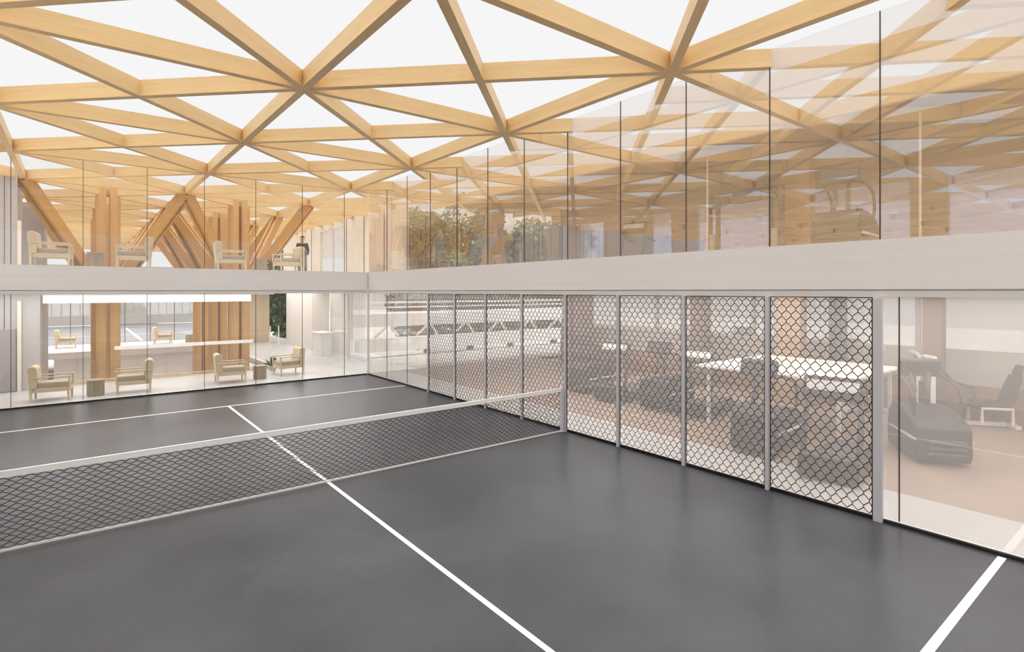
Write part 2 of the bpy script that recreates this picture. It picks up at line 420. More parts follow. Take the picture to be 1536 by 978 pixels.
# ------------------------------------------------------------------ lobby shell
# void far wall and fascia
structure(MB().box(-.3*H, 1.97*H, 11.6*H, 11.75*H, -1.0*H, -.2).obj('wall_void', M['terrazzo']))
structure(MB().box(-6*H, 1.97*H, 11.52*H, 11.62*H, -.30, .0).obj('trim_5', M['white']))
structure(MB().box(1.97*H, 2.02*H, 7.6*H, 11.6*H, .0, .12).obj('trim_6', M['white']))
m = MB()
for k in range(-1, 8): m.box(.0+k*1.2-.004, .004+k*1.2, 11.595*H, 11.6*H, -1.0*H, -.3)
structure(m.obj('trim_7', M['greywall']))
# walkway cove light below the upper slab edge
cove = MB().box(-.28*H, 1.70*H, 7.42*H, 7.47*H, .872*H, .955*H).obj('cove_light', M['lamp'])
tag(cove, 'long bright linear light along the upper slab edge behind the left glass', 'linear light')
structure(MB().box(-6*H, 1.97*H, 7.40*H, 7.51*H, .957*H, ZS0+.12).obj('trim_8', M['white']))
# glass balustrade along the walkway edge, with timber foot rail
bal = empty('glass_balustrade', (0, 7.49*H, 0), label='frameless glass balustrade with timber foot rail along the void edge', cat='balustrade')
m = MB(); m.box(-.28*H, 1.95*H, -.012, .012, .10, 1.02); m.obj('balustrade_glass', M['glassA'], bal)
m = MB(); m.box(-.28*H, 1.95*H, -.03, .03, 0, .04).box(-.28*H, 1.95*H, -.03, .03, .09, .12)
for k in range(60): x = -.28*H + k*.108; m.box(x, x+.03, -.025, .025, .04, .09)
m.obj('foot_rail', M['chairwood'], bal)
MB().box(.32*H, 1.74*H, -.04, .04, 1.02, 1.13).obj('handrail', M['rail'], bal)  # white bar added where a bright panel reflects in the glass
# left block
blk = MB().box(-6*H, -.30*H, 7.36*H, 9.4*H, -1.0*H, ZS1).box(-6*H, -.47*H, 7.36*H, 8.0*H, ZS1, ZT-.02).box(-6*H, -.33*H, 9.15*H, 10*H, ZS1, ZB-.06).obj('wall_lobby_left', M['greywall']); structure(blk)
m = MB(); m.box(-.47*H, -.44*H, 7.33*H, 7.355*H, 0, .9*H).box(-.47*H, -.44*H, 7.33*H, 7.355*H, ZS1, 1.7*H)
structure(m.obj('trim_9', M['cream']))
m = MB()
for k in range(1, 12): x = -.36*H-k*.6; m.box(x-.004, x+.004, 7.354*H, 7.36*H, 0, ZT-.1)
structure(m.obj('trim_10', M['joint']))
structure(MB().box(-1.6*H, -.48*H, 7.345*H, 7.36*H, .02, .62*H).obj('door_1', plain('grey_door', (.36, .335, .325), .5, .04, 2)))
# beige panel wall, pillar, white panelled wall with a window, lobby glazing
structure(MB().box(2.58*H, 2.97*H, 11.5*H, 11.7*H, 0, ZS0+.1).obj('wall_beige', M['beige']))
structure(MB().box(3.12*H, 3.42*H, 9.45*H, 10.9*H, 0, ZS0+.1).obj('wall_pillar', M['palewall']))
m = MB()
m.box(3.43*H, 3.5*H, 6.7*H, 8.75*H, ZS1, ZT-.02).box(3.43*H, 3.5*H, 9.95*H, 12.2*H, ZS1, ZT-.02).box(3.43*H, 3.5*H, 8.75*H, 9.95*H, 2.06*H, ZT-.02)
m.box(3.43*H, 3.5*H, 8.6*H, 9.45*H, 0, ZS0+.1)
structure(m.obj('wall_panelled', M['cream']))
m = MB()
for q in (7.3, 8.0, 8.7, 10.4): m.box(3.424*H, 3.431*H, q*H-.012, q*H+.012, ZS1, ZT-.1)
structure(m.obj('trim_11', M['joint']))
w5 = structure(MB().box(3.45*H, 3.46*H, 8.75*H, 9.95*H, ZS1, 2.06*H).obj('window_5', M['whitepane']))
MB().box(3.445*H, 3.45*H, 9.33*H, 9.36*H, ZS1, 2.06*H).obj('mullion', M['greywall'], w5)
w6 = structure(MB().box(3.14*H, 3.15*H, 7.2*H, 8.6*H, .05, ZS0-.02).obj('window_6', M['whitepane']))
for q in (7.2, 7.9, 8.6): MB().box(3.13*H, 3.16*H, q*H-.02, q*H+.02, 0, ZS0-.02).obj('mullion', M['palewall'], w6)
# wall tablets and rail posts by the pillar
for i, (q, z) in enumerate(((9.0, 1.05), (9.0, .52))): pass
# lobby white counter seen past the chairs
m = MB(); m.box(-.55, .55, -.25, .25, .0, 1.0).box(-.62, .62, -.30, .30, 1.0, 1.05)
rc = empty('reception_counter', (3.0*H, 8.6*H, 0), math.radians(90), 'white reception counter by the pale pillar in the lobby', 'counter')
MB().box(-.55, .55, -.25, .25, .0, 1.0).obj('body', M['white'], rc); MB().box(-.62, .62, -.30, .30, 1.0, 1.05).obj('worktop', M['white'], rc)
# far court envelope: mullioned pale facade behind
m = MB(); m.box(-6*H, 3.4*H, 20.3*H, 20.5*H, 0, .28*H).box(-6*H, 3.4*H, 20.3*H, 20.5*H, 1.5*H, 1.75*H)
structure(m.obj('wall_far', M['greywall']))
w7 = structure(MB().box(-6*H, 3.4*H, 20.38*H, 20.4*H, .28*H, 1.5*H).obj('window_7', M['whitepane']))
for k in range(34): x = -4*H + k*.62; MB().box(x-.03, x+.03, 20.33*H, 20.38*H, .28*H, 1.5*H).obj('mullion', M['greywall'], w7)
w8 = structure(MB().box(-6*H, 2.4*H, 13.1*H, 13.12*H, 0, ZS0).obj('window_8', M['glassA']))
for k in range(14): x = -3*H + k*1.2; MB().box(x-.012, x+.012, 13.09*H, 13.13*H, 0, ZS0).obj('mullion', M['joint'], w8)
# small stair posts by the beige wall
for i, (p, q) in enumerate(((2.83, 10.9), (2.98, 10.9))):
    tag(MB().tube([(p*H, q*H, 0), (p*H, q*H, 1.0)], .03, 8).box(p*H-.09, p*H+.09, q*H-.09, q*H+.09, 0, .02).obj('brass_bollard', M['cream'], smooth=False),
        ['slim cream bollard before the greenery, nearer the timber columns', 'slim cream bollard before the greenery, nearer the pale pillar'][i], 'bollard', 'slim bollards in the lobby')

# ------------------------------------------------------------------ gym shell
gq0, gq1 = -3*H, 5.75*H; gx = 5.4*H
m = MB(); m.box(gx, gx+.2, gq0, gq1, 0, .275*H)
structure(m.obj('wall_gym_lower', M['gymwall']))
structure(MB().box(gx+.02, gx+.2, gq0, gq1, .275*H, .54*H).obj('wall_gym_band', M['gymgrey']))
w9 = structure(MB().box(gx+.08, gx+.10, gq0, gq1, .54*H, ZS0).obj('window_9', M['whitepane']))
for q in (-.6, .62, 1.5, 2.9, 4.1, 5.2): MB().box(gx+.03, gx+.14, q*H-.05, q*H+.05, .54*H, ZS0).obj('mullion', M['greywall'], w9)
# upper back wall with openings
wins = [(5.62, 5.02), (4.62, 4.0), (3.5, 2.62), (2.28, 1.36), (1.08, -.2)]
def q_at(x): r = (x-768)/F; Y = 5.4/(r*.7857+.6184); return Y*(.7857-.6187*r)
wins = [(q_at(929), q_at(1007)), (q_at(1043), q_at(1153)), (q_at(1206), q_at(1365)), (q_at(1420), q_at(1660)), (q_at(820), q_at(850)), (q_at(868), q_at(905))]
wins.sort(key=lambda w: w[1])
m = MB(); zt1 = 1.912*H
m.box(gx, gx+.25, gq0, gq1, zt1, ZT-.02)
prev = gq0
for i, (qa, qb) in enumerate(wins):       # qa far, qb near
    m.box(gx, gx+.25, prev, qb*H, ZS1, zt1); prev = qa*H
m.box(gx, gx+.25, prev, gq1, ZS1, zt1)
structure(m.obj('wall_gym_upper', M['timbwall']))
for i, (qa, qb) in enumerate(wins):
    w = structure(MB().box(gx+.1, gx+.12, qb*H, qa*H, ZS1, zt1).obj('window_%d' % (10+i), M['bluepane']))
    MB().box(gx+.08, gx+.13, qb*H, qa*H, ZS1, ZS1+.25).obj('sill', M['palewall'], w)
# columns in the gym
def gcol(x0, x1, p, z0, z1, mat, label, name):
    r0, r1 = (x0-768)/F, (x1-768)/F
    def q(r): Y = p/(r*.7857+.6184); return Y*(.7857-.6187*r)
    ya, yb = q(r1)*H, q(r0)*H
    d = (yb-ya)*.5
    o = MB().box(p*H-.0, p*H+.35, ya+.12, yb, z0, z1).obj(name, M[mat]); tag(o, label, 'column')
    return o
gcol(1172, 1221, 5.12, ZS1, ZT-.03, 'postwood', 'tall timber column of the upper gym in front of the brown wall', 'wood_column')
gcol(1163, 1208, 4.95, 0, ZS0+.1, 'lightwood', 'light timber column of the lower gym behind the mesh screen beside the white reflection slab', 'wood_column')
gcol(1383, 1422, 5.1, 0, ZS0+.1, 'browncol', 'brown column by the white windows, above the leg press machine', 'brown_column')
gcol(1035, 1062, 5.1, 0, ZS0+.1, 'browncol', 'narrow brown column left of the white reflection slab behind the mesh', 'brown_column')
gcol(1243, 1270, 5.15, 0, ZS0+.1, 'dgrey', 'dark grey column behind the mesh screen, right of the light timber column', 'grey_column')
gcol(845, 884, 5.0, 0, ZS0+.1, 'browncol', 'brown column behind the mesh just past the net post', 'brown_column')
gcol(930, 975, 5.3, ZS1, ZT-.03, 'timbwall', 'timber column of the upper gym between the first two blue windows', 'wood_column')
# thin pendant rods in the upper gym
for i, (x, p) in enumerate(((1061, 4.2), (1380, 4.2))):
    r = (x-768)/F; Y = p/(r*.7857+.6184); q = Y*(.7857-.6187*r)
    tag(MB().tube([(p*H, q*H, ZS1), (p*H, q*H, ZB+.02)], .022, 8).box(p*H-.08, p*H+.08, q*H-.08, q*H+.08, ZS1-.0, ZS1+.02).obj('slim_pole', M['cream']),
        ['slim cream pole of the upper gym before the window with the cable rack', 'slim cream pole of the upper gym between the two rightmost blue windows'][i], 'pole', 'slim poles in the upper gym')

# ------------------------------------------------------------------ bridge and trees outside
br = empty('footbridge', (0, 9*H, -1.15*H), label='white outdoor footbridge with slanted truss struts beyond the gym', cat='footbridge')
dz = 1.15*H-H
Z = lambda z: (z+1+1.15)*H        # z in H above the eye -> local
m = MB(); m.box(3.6*H, 11*H, -.1*H, .8*H, Z(-.62), Z(-.40)); m.obj('deck', M['rail'], br)
m = MB()
for z in (-.70, -.80, -.90): pass
m.box(3.6*H, 11*H, -.4*H, -.2*H, Z(-1.02), Z(-.80)); m.obj('lower_deck', M['rail'], br)
m = MB(); m.box(3.6*H, 11*H, 0.85*H, .88*H, Z(-.24), Z(-.2)).box(3.6*H, 11*H, 0.85*H, .88*H, Z(-.33), Z(-.30)); m.obj('handrail', M['rail'], br)
for k in range(8):
    x = (4.0+k*.8)*H
    MB().bar((x, -.12*H, Z(-.80)), (x+.22*H, -.12*H, Z(-.62)), .09, .09).bar((x+.44*H, -.12*H, Z(-.80)), (x+.30*H, -.12*H, Z(-.62)), .09, .09).obj('truss_strut', M['rail'], br)
structure(MB().box(3.5*H, 11*H, 6.72*H, 8.8*H, -1.15*H, -.12*H).obj('floor_terrace', M['rail']))
def tree(x, y, z, h, r, nleaf, label, mat, name='leafy_tree', seed=1, trunk=True, low=.25):
    rnd = random.Random(seed)
    t = empty(name, (x, y, z), label=label, cat='tree', group='trees outside')
    if trunk:
        m = MB(); m.tube([(0,0,0), (.05,0,h*.3), (-.05,.05,h*.6), (0,0,h*.85)], [r*.09, r*.07, r*.05, .02], 8)
        for k in range(6):
            a = k*1.05; m.tube([(0,0,h*(.35+.06*k)), (math.cos(a)*r*.5, math.sin(a)*r*.5, h*(.5+.06*k))], [r*.03, .015], 6)
        m.obj('trunk', M['bark'], t)
    m = MB()
    blobs = [(rnd.uniform(-.55,.55)*r, rnd.uniform(-.55,.55)*r, h*rnd.uniform(low+.12, .88), r*rnd.uniform(.35,.55)) for _ in range(22)]
    for k in range(nleaf):
        bx0, by0, bz0, br0 = blobs[k % 22]
        d = Vector((rnd.gauss(0,1), rnd.gauss(0,1), rnd.gauss(0,1))).normalized()*br0*rnd.uniform(.7, 1.05)
        c = Vector((bx0, by0, bz0))+d
        u = Vector((rnd.gauss(0,1), rnd.gauss(0,1), rnd.gauss(0,1))).normalized(); w = u.orthogonal().normalized(); s_ = rnd.uniform(.16, .34)
        m.add([c-u*s_, c+w*s_*.5, c+u*s_, c-w*s_*.5], [(0,1,2,3)])
    m.obj('foliage', M[mat], t)
    return t
G = -1.15*H
def XY(x, Y): r = (x-768)/F; return (Y*(r*.7857+.6184)*H, Y*(.7857-.6187*r)*H)
for i, (x, Y, h, r, mat, lb) in enumerate([
    (425, 15.2, 9.5, 3.4, 'leaf', 'dark green tree filling the gap between the beige wall and the pale pillar'),
    (640, 15.8, 13.0, 3.4, 'leaf2', 'olive tree beyond the footbridge, closest to the panelled wall'),
    (705, 19.0, 15.5, 4.2, 'leaf', 'dark green tree beyond the footbridge, second from the panelled wall'),
    (765, 15.8, 12.4, 3.2, 'leaf2', 'olive tree beyond the footbridge beside the gym end wall'),
    (830, 19.0, 14.5, 3.8, 'leaf', 'dark green tree partly hidden by the gym end wall'),
    (205, 22.5, 4.6, 2.2, 'leaf2', 'low olive tree beyond the far court'),]):
    a, b = XY(x, Y); tree(a, b, G, h, r, 15000 if h > 10 else 9000, lb, mat, seed=i+3, low=.1)
# raking columns beyond the gym end
a, b = XY(742, 7.7)
t = empty('raking_column', (a, b, ZS1), label='dark inverted V of two raking columns beyond the end of the upper gym', cat='column')
for s_ in (-1, 1):
    MB().bar((s_*.10*H*.78, s_*.10*H*-.62*-1, .72*H), (s_*.50*H*.78, s_*.50*H*.62, -.1), .34, .34).obj('leg', M['timbwall'], t)
MB().box(-.3, .3, -.25, .25, .68*H, .98*H).obj('cap', M['timbwall'], t)

# ------------------------------------------------------------------ lounge chairs
def make_chair():
    t = empty('lounge_chair', label='x', cat='chair')
    # faces +x; width along y
    W, D = .72, .84
    m = MB()
    prof = [(-.42, .30), (-.47, .86), (-.44, .91), (-.38, .935), (-.31, .92), (-.27, .87), (-.24, .46)]
    MB().prism([(y, z) for y, z in prof], -.29, .29, axis='y').obj('backrest', M['fabric'], t, bevel=.02)
    MB().box(-.26, .40, -.29, .29, .36, .50).obj('seat_cushion', M['seatfab'], t, bevel=.03)
    f = MB(); f.box(-.42, .41, -.33, -.295, .25, .37).box(-.42, .41, .295, .33, .25, .37).box(.385, .41, -.30, .30, .25, .36).box(-.42, -.39, -.30, .30, .25, .36)
    for k in range(12): x = -.36+k*.065; f.box(x, x+.03, -.30, .30, .255, .275)
    f.obj('seat_frame', M['chairwood'], t)
    for s_ in (-1, 1):
        y = s_*.345
        MB().box(-.40, .43, y-.035, y+.035, .62, .655).box(.385, .425, y-.02, y+.02, .37, .62).obj('armrest', M['chairwood'], t, bevel=.006)
        MB().box(-.41, -.26, y-.018, y+.018, .37, .64).obj('side_panel', M['fabric'], t)
    for sx in (-1, 1):
        for sy in (-1, 1):
            x = sx*.385; y = sy*.335
            MB().tube([(x, y, 0), (x-sx*.0, y, .37)], [.022, .036], 8).obj('leg', M['chairwood'], t)
    return t
def make_stool():
    t = empty('side_table', label='x', cat='side table')
    m = MB(); n = 28
    for k in range(n):
        a = 2*math.pi*k/n; c, s_ = math.cos(a), math.sin(a); r = .185
        m.bar((c*r, s_*r, .02), (c*r, s_*r, .42), .032, .03, up=(c, s_, 0))
    m.obj('slatted_drum', M['stoolwood'], t)
    MB().tube([(0,0,.415), (0,0,.445)], .205, 28).obj('top_slab', M['stoolwood'], t)
    MB().tube([(0,0,0), (0,0,.025)], .19, 28).obj('base', M['stoolwood'], t)
    return t
chair = make_chair(); stool = make_stool()
rd = math.radians
# (p, q, heading, text)
cpos = [(-.185, 6.62, rd(-6), 'nearest the grey wall'), (.44, 6.62, rd(176), 'right of the first side table'),
        (1.32, 6.68, rd(-4), 'left of the second side table'), (1.99, 6.86, rd(186), 'nearest the corner of the room')]
spos = [(.137, 6.62), (1.633, 6.72)]
first = True
for lv, z, lt in ((0, 0, 'ground floor'), (1, ZS1-.02, 'upper floor')):
    for i, (p, q, a, txt) in enumerate(cpos):
        L_ = '%s oat-coloured lounge chair behind the left glass, %s' % (lt, txt)
        if first:
            c = chair; c.location = (p*H, q*H, z); c.rotation_euler = (0, 0, a); c['label'] = L_; first = False
        else: c = dup(chair, (p*H, q*H, z), a, L_)
        c['group'] = 'lounge chairs on the %s walkway' % lt
    for i, (p, q) in enumerate(spos):
        L_ = '%s slatted wooden drum table, %s' % (lt, ['between the two chairs near the grey wall', 'between the two chairs near the room corner'][i])
        if lv == 0 and i == 0: c = stool; c.location = (p*H, q*H, z); c['label'] = L_
        else: c = dup(stool, (p*H, q*H, z), 0, L_)
        c['group'] = 'slatted drum tables on the %s walkway' % lt
for i, (p, q, a, txt) in enumerate([(-.13, 13.0, 0, 'nearest the grey wall'), (1.35, 12.6, 180, 'between the two timber column files'), (.55, 12.3, 180, 'just left of the first timber column file')]):
    pass
c = dup(chair, (-.16*H, 12.5*H, 0), 0, 'tiny lounge chair across the void beside the grey wall'); c['group'] = 'lounge chairs across the void'
c = dup(chair, (1.28*H, 12.4*H, 0), rd(0), 'tiny lounge chair across the void between the timber columns'); c['group'] = 'lounge chairs across the void'
c = dup(stool, (.25*H, 12.4*H, 0), 0, 'tiny drum table across the void beside the left timber column'); c['group'] = 'drum tables across the void'
c = dup(stool, (1.72*H, 12.4*H, 0), 0, 'tiny drum table across the void between the timber columns'); c['group'] = 'drum tables across the void'

# potted plants
def plant(x, y, z, label, s=.5, seed=1):
    t = empty('potted_plant', (x, y, z), label=label, cat='plant')
    MB().tube([(0,0,0), (0,0,.18)], [.10, .13], 14).obj('pot', M['greywall'], t, smooth=False)
    rnd = random.Random(seed); m = MB()
    for k in range(46):
        a = rnd.uniform(0, 6.283); e = rnd.uniform(.3, 1.4); L_ = s*rnd.uniform(.6, 1)
        d = Vector((math.cos(a)*math.cos(e), math.sin(a)*math.cos(e), math.sin(e))); sd = d.cross(Vector((0,0,1))).normalized()
        b = Vector((0,0,.16)); mid = b+d*L_*.6; tip = b+d*L_+Vector((0,0,-.12*L_))
        m.add([b, mid-sd*.035, tip, mid+sd*.035], [(0,1,2,3)])
    m.obj('foliage', M['leaf'], t); return t
plant(1.93*H, 7.32*H, 0, 'small green potted plant behind the lounge chair nearest the corner', .45, 2)
plant(2.02*H, 7.6*H, ZS1-.02, 'bushy green potted plant on the upper floor behind the corner chair', .6, 3)

# ------------------------------------------------------------------ person on the upper floor, walking away
def skin_mesh(name, verts, edges, radii, mat, parent, sub=2):
    me = bpy.data.meshes.new(name); me.from_pydata([tuple(v) for v in verts], edges, []); me.update()
    me.materials.append(mat); o = bpy.data.objects.new(name, me); COL.objects.link(o); o.parent = parent
    sk = o.modifiers.new('skin', 'SKIN'); 
    for v, r in zip(me.skin_vertices[0].data, radii): v.radius = (r if isinstance(r, tuple) else (r, r))
    me.skin_vertices[0].data[0].use_root = True
    sk.use_smooth_shade = True
    sb = o.modifiers.new('sub', 'SUBSURF'); sb.levels = sub; sb.render_levels = sub
    return o
pa, pb = XY(453.5, 8.35)
per = empty('person', (pa, pb, ZS1-.02), rd(150), 'person in a dark jacket and grey trousers walking on the upper floor behind the chair', 'person')
V = [(0,0,.95), (0,0,1.12), (0,.01,1.32), (0,0,1.44), (0,.01,1.53), (0,.025,1.63), (0,.015,1.735),
     (.10,0,.90), (.11,.10,.50), (.11,.06,.09), (.11,.18,.04),
     (-.10,0,.90), (-.11,-.04,.50), (-.11,-.20,.12), (-.11,-.12,.05),
     (.18,0,1.42), (.25,-.03,1.14), (.24,.12,.92), (.235,.17,.84),
     (-.18,0,1.42), (-.25,.02,1.14), (-.24,.16,.93), (-.235,.21,.86)]
E = [(0,1),(1,2),(2,3),(3,4),(4,5),(5,6),(0,7),(7,8),(8,9),(9,10),(0,11),(11,12),(12,13),(13,14),(3,15),(15,16),(16,17),(17,18),(3,19),(19,20),(20,21),(21,22)]
R = [(.14,.11), (.13,.10), (.16,.11), (.08,.07), .055, (.082,.095), (.088,.105), .085, .055, .04, .035, .085, .055, .04, .035, .06, .045, .032, .03, .06, .045, .032, .03]
skin_mesh('body', V, E, R, M['skin'], per)
# clothing shells
skin_mesh('jacket', [(0,0,.90), V[1], V[2], V[3], V[15], V[16], V[17], V[19], V[20], V[21]], [(0,1),(1,2),(2,3),(3,4),(4,5),(5,6),(3,7),(7,8),(8,9)],
          [(.185,.15), (.17,.13), (.195,.14), (.11,.10), .078, .066, .052, .078, .066, .052], M['shirt'], per)
skin_mesh('trousers', [(0,0,.93), V[7], V[8], (.11,.06,.06), V[11], V[12], (-.11,-.20,.09)], [(0,1),(1,2),(2,3),(0,4),(4,5),(5,6)], [(.115,.11), .105, .078, .062, .105, .078, .062], M['jeans'], per)
for a_, b_ in (((.11,.04,.045), (.11,.20,.035)), ((-.11,-.22,.075), (-.11,-.10,.035))):
    MB().tube([a_, tuple((Vector(a_)+Vector(b_))/2), b_], [.042, .05, .032], 10).obj('shoe', M['black'], per, smooth=True)
skin_mesh('hair', [(0,-.045,1.62), (0,-.03,1.71), (0,.0,1.79)], [(0,1),(1,2)], [(.075,.06), (.098,.095), (.092,.115)], M['hair'], per)
for s_ in (-1, 1):
    MB().tube([(s_*.085, .02, 1.66), (s_*.10, .02, 1.68)], [.02, .012], 8).obj('ear', M['skin'], per)
    base = V[18] if s_ > 0 else V[22]
    for f in range(4):
        x0 = base[0]; y0 = base[1]-.015+f*.012
        MB().tube([(x0, y0, base[2]-.01), (x0, y0+.01, base[2]-.06-.004*(f in (1, 2))), (x0-s_*.01, y0+.015, base[2]-.09)], [.010, .009, .007], 6).obj('finger', M['skin'], per)
    MB().tube([(base[0]-s_*.01, base[1]+.02, base[2]), (base[0]-s_*.03, base[1]+.045, base[2]-.05)], [.011, .008], 6).obj('thumb', M['skin'], per)
for s_ in (-1, 1):
    MB().tube([(s_*.033, .085, 1.685), (s_*.033, .112, 1.683)], [.012, .008], 8).obj('eye', M['hair'], per)
MB().tube([(-.025, .10, 1.605), (0, .112, 1.603), (.025, .10, 1.605)], [.004, .007, .004], 6).obj('mouth', plain('lips', (.40, .17, .14), .6), per)
MB().tube([(0, .105, 1.68), (0, .132, 1.645), (0, .11, 1.635)], [.008, .014, .008], 6).obj('nose', M['skin'], per)

# ------------------------------------------------------------------ gym machines
def climber():
    t = empty('stair_climber', label='x', cat='exercise machine')
    # user steps at -x... faces +x; bulky shroud
    prof = [(-.62, .05), (-.68, .18), (-.66, .62), (-.45, .74), (.05, .84), (.42, .86), (.60, .70), (.66, .30), (.62, .05)]
    MB().prism([(y, z) for y, z in prof], -.40, .40, axis='y').obj('housing', M['black'], t, bevel=.05)
    for k in range(3): MB().box(-.74-.04*k, -.40, -.27, .27, .20+.2*k-.1*k, .235+.2*k-.1*k).obj('step', M['dgrey'], t)
    MB().box(-.64, .50, -.415, -.40, .40, .44).box(-.64, .50, .40, .415, .40, .44).obj('side_stripe', M['mwhite'], t)
    MB().box(-.30, -.12, -.418, -.402, .16, .22).obj('badge', M['mwhite'], t)
    for s_ in (-1, 1):
        MB().tube([(.34, s_*.13, .80), (.22, s_*.10, 1.12), (.30, s_*.15, 1.42)], [.05, .04, .04], 8).obj('upright', M['dgrey'], t, smooth=True)
        MB().tube([(.30, s_*.20, 1.40), (.05, s_*.34, 1.36), (-.32, s_*.37, 1.24), (-.48, s_*.36, 1.02), (-.42, s_*.36, .78)], .03, 8).obj('handrail', M['black'], t, smooth=True)
    MB().box(-.03, .10, -.32, .32, -.16, .16, Matrix.Translation((.30, 0, 1.50)) @ Matrix.Rotation(-.35, 4, 'Y')).obj('console', M['black'], t, bevel=.03)
    MB().box(-.036, -.028, -.22, .22, -.10, .10, Matrix.Translation((.30, 0, 1.50)) @ Matrix.Rotation(-.35, 4, 'Y')).obj('screen', M['screen'], t)
    return t
def treadmill():
    t = empty('treadmill', label='x', cat='exercise machine')
    MB().prism([(-.95, .06), (-.95, .16), (.55, .24), (.70, .40), (.95, .38), (1.0, .06)], -.42, .42, axis='y').obj('deck', M['black'], t, bevel=.03)
    MB().box(-.93, .52, -.28, .28, .165, .245).obj('belt', M['dgrey'], t)
    for s_ in (-1, 1):
        MB().tube([(.80, s_*.38, .30), (.62, s_*.38, .95), (.55, s_*.36, 1.28)], [.05, .045, .04], 8).obj('upright', M['dgrey'], t, smooth=True)
        MB().tube([(.58, s_*.36, 1.12), (.20, s_*.38, 1.02), (-.05, s_*.38, .98)], .03, 8).obj('handrail', M['black'], t, smooth=True)
    MB().box(-.04, .10, -.42, .42, -.18, .18, Matrix.Translation((.56, 0, 1.36)) @ Matrix.Rotation(-.45, 4, 'Y')).obj('console', M['black'], t, bevel=.03)
    MB().box(.101, .112, -.36, .36, -.06, .10, Matrix.Translation((.56, 0, 1.36)) @ Matrix.Rotation(-.45, 4, 'Y')).obj('rear_panel', M['mwhite'], t)
    return t
def legpress():
    t = empty('weight_machine', label='x', cat='exercise machine')
    f = MB()
    f.box(-.75, .85, -.05, .05, .02, .10).box(.75, .85, -.36, .36, .02, .10).box(-.80, -.70, -.40, .40, .02, .10)
    f.tube([(-.72, -.32, .1), (-.72, -.32, 1.35), (-.66, -.25, 1.45), (-.66, .25, 1.45), (-.72, .32, 1.35), (-.72, .32, .1)], .05, 8)
    f.tube([(.2, -.26, .08), (.2, -.26, .42), (.75, -.26, .42), (.75, -.26, .08)], .035, 8).tube([(.2, .26, .08), (.2, .26, .42), (.75, .26, .42), (.75, .26, .08)], .035, 8)
    f.obj('frame', M['mwhite'], t)
    w = MB()
    for k in range(14): w.box(-.80, -.58, -.15, .15, .18+k*.052, .225+k*.052)
    w.tube([(-.69, -.1, .1), (-.69, -.1, 1.42)], .012, 6).tube([(-.69, .1, .1), (-.69, .1, 1.42)], .012, 6)
    w.obj('weight_stack', M['black'], t)
    MB().box(.18, .72, -.24, .24, .44, .54).obj('seat', M['black'], t, bevel=.03)
    MB().box(-.05, .05, -.24, .24, 0, .62, Matrix.Translation((.74, 0, .52)) @ Matrix.Rotation(.28, 4, 'Y')).obj('backrest', M['black'], t, bevel=.03)
    MB().box(-.04, .04, -.15, .15, 0, .22, Matrix.Translation((.93, 0, 1.12)) @ Matrix.Rotation(.28, 4, 'Y')).obj('head_pad', M['black'], t, bevel=.03)
    MB().tube([(.10, -.3, .46), (.10, .3, .46)], .06, 10).obj('roller_pad', M['black'], t)
    MB().tube([(-.55, -.22, 1.25), (-.30, -.24, .95), (.02, -.28, .85), (.10, -.28, .50)], .035, 8).tube([(-.55, .22, 1.25), (-.30, .24, .95), (.02, .28, .85), (.10, .28, .50)], .035, 8).obj('lever_arm', M['black'], t, smooth=True)
    return t
def cable_rack():
    t = empty('cable_machine', label='x', cat='exercise machine')
    for s_ in (-1, 1):
        f = MB(); f.box(-.06, .06, s_*1.15-.06, s_*1.15+.06, 0, 2.15).box(-.06, .06, s_*.85-.04, s_*.85+.04, 0, 2.1).box(-.4, .4, s_*1.0-.2, s_*1.0+.2, 0, .06); f.obj('upright', M['dgrey'], t)
        w = MB()
        for k in range(16): w.box(-.10, .10, s_*1.0-.09, s_*1.0+.09, .15+k*.055, .195+k*.055)
        w.obj('weight_stack', M['mwhite'], t)
        MB().tube([(.0, s_*1.0-.06, 1.9), (.0, s_*1.0+.06, 1.9)], .12, 14).obj('pulley', M['black'], t)
    MB().box(-.05, .05, -1.15, 1.15, 2.05, 2.15).obj('crossbeam', M['black'], t)
    MB().tube([(.0, -.5, 2.05), (.12, -.45, 1.85), (.12, .45, 1.85), (0, .5, 2.05)], .02, 6).obj('pull_bar', M['black'], t)
    return t
def place(proto, x, Y, a, label, group, z=0, used=set(), s=None):
    p, q = XY(x, Y)
    if proto.name not in used: used.add(proto.name); c = proto; c.location = (p, q, z); c.rotation_euler = (0, 0, a); c['label'] = label
    else: c = dup(proto, (p, q, z), a, label)
    c['group'] = group
    return c
cl = climber(); tm = treadmill(); lp = legpress(); cb = cable_rack()
g1 = 'gym machines in the row behind the glass wall'
place(cl, 1390, 3.36, rd(36), 'bulky black stair climber behind the bare pane past the mesh screens', g1)
place(tm, 1262, 3.12, rd(190), 'treadmill behind the mesh panel beside the wide silver post', g1)
place(cl, 1150, 3.50, rd(185), 'stair climber behind the mesh, left of the light timber column', g1)
place(tm, 1060, 4.60, rd(190), 'treadmill behind the mesh under the tip of the white reflection slab', g1)
place(cl, 1000, 4.75, rd(185), 'stair climber behind the mesh, two panels past the net post', g1)
place(tm, 940, 5.2, rd(190), 'treadmill behind the mesh, between two stair climbers near the net post', g1)
place(cl, 885, 5.55, rd(185), 'stair climber behind the mesh panel next to the net post', g1)
place(lp, 1446, 4.12, rd(-52), 'white-framed seated leg machine with black pads by the brown wall', 'white weight machines')
place(lp, 1322, 4.55, rd(120), 'white-framed weight machine half hidden by the wide silver post', 'white weight machines')
place(tm, 1270, 5.6, rd(190), 'treadmill console peeking over the white reflection slab behind the mesh', 'gym machines by the back windows')
place(cl, 1120, 6.6, rd(190), 'stair climber against the back windows, beyond the white reflection slab', 'gym machines by the back windows')
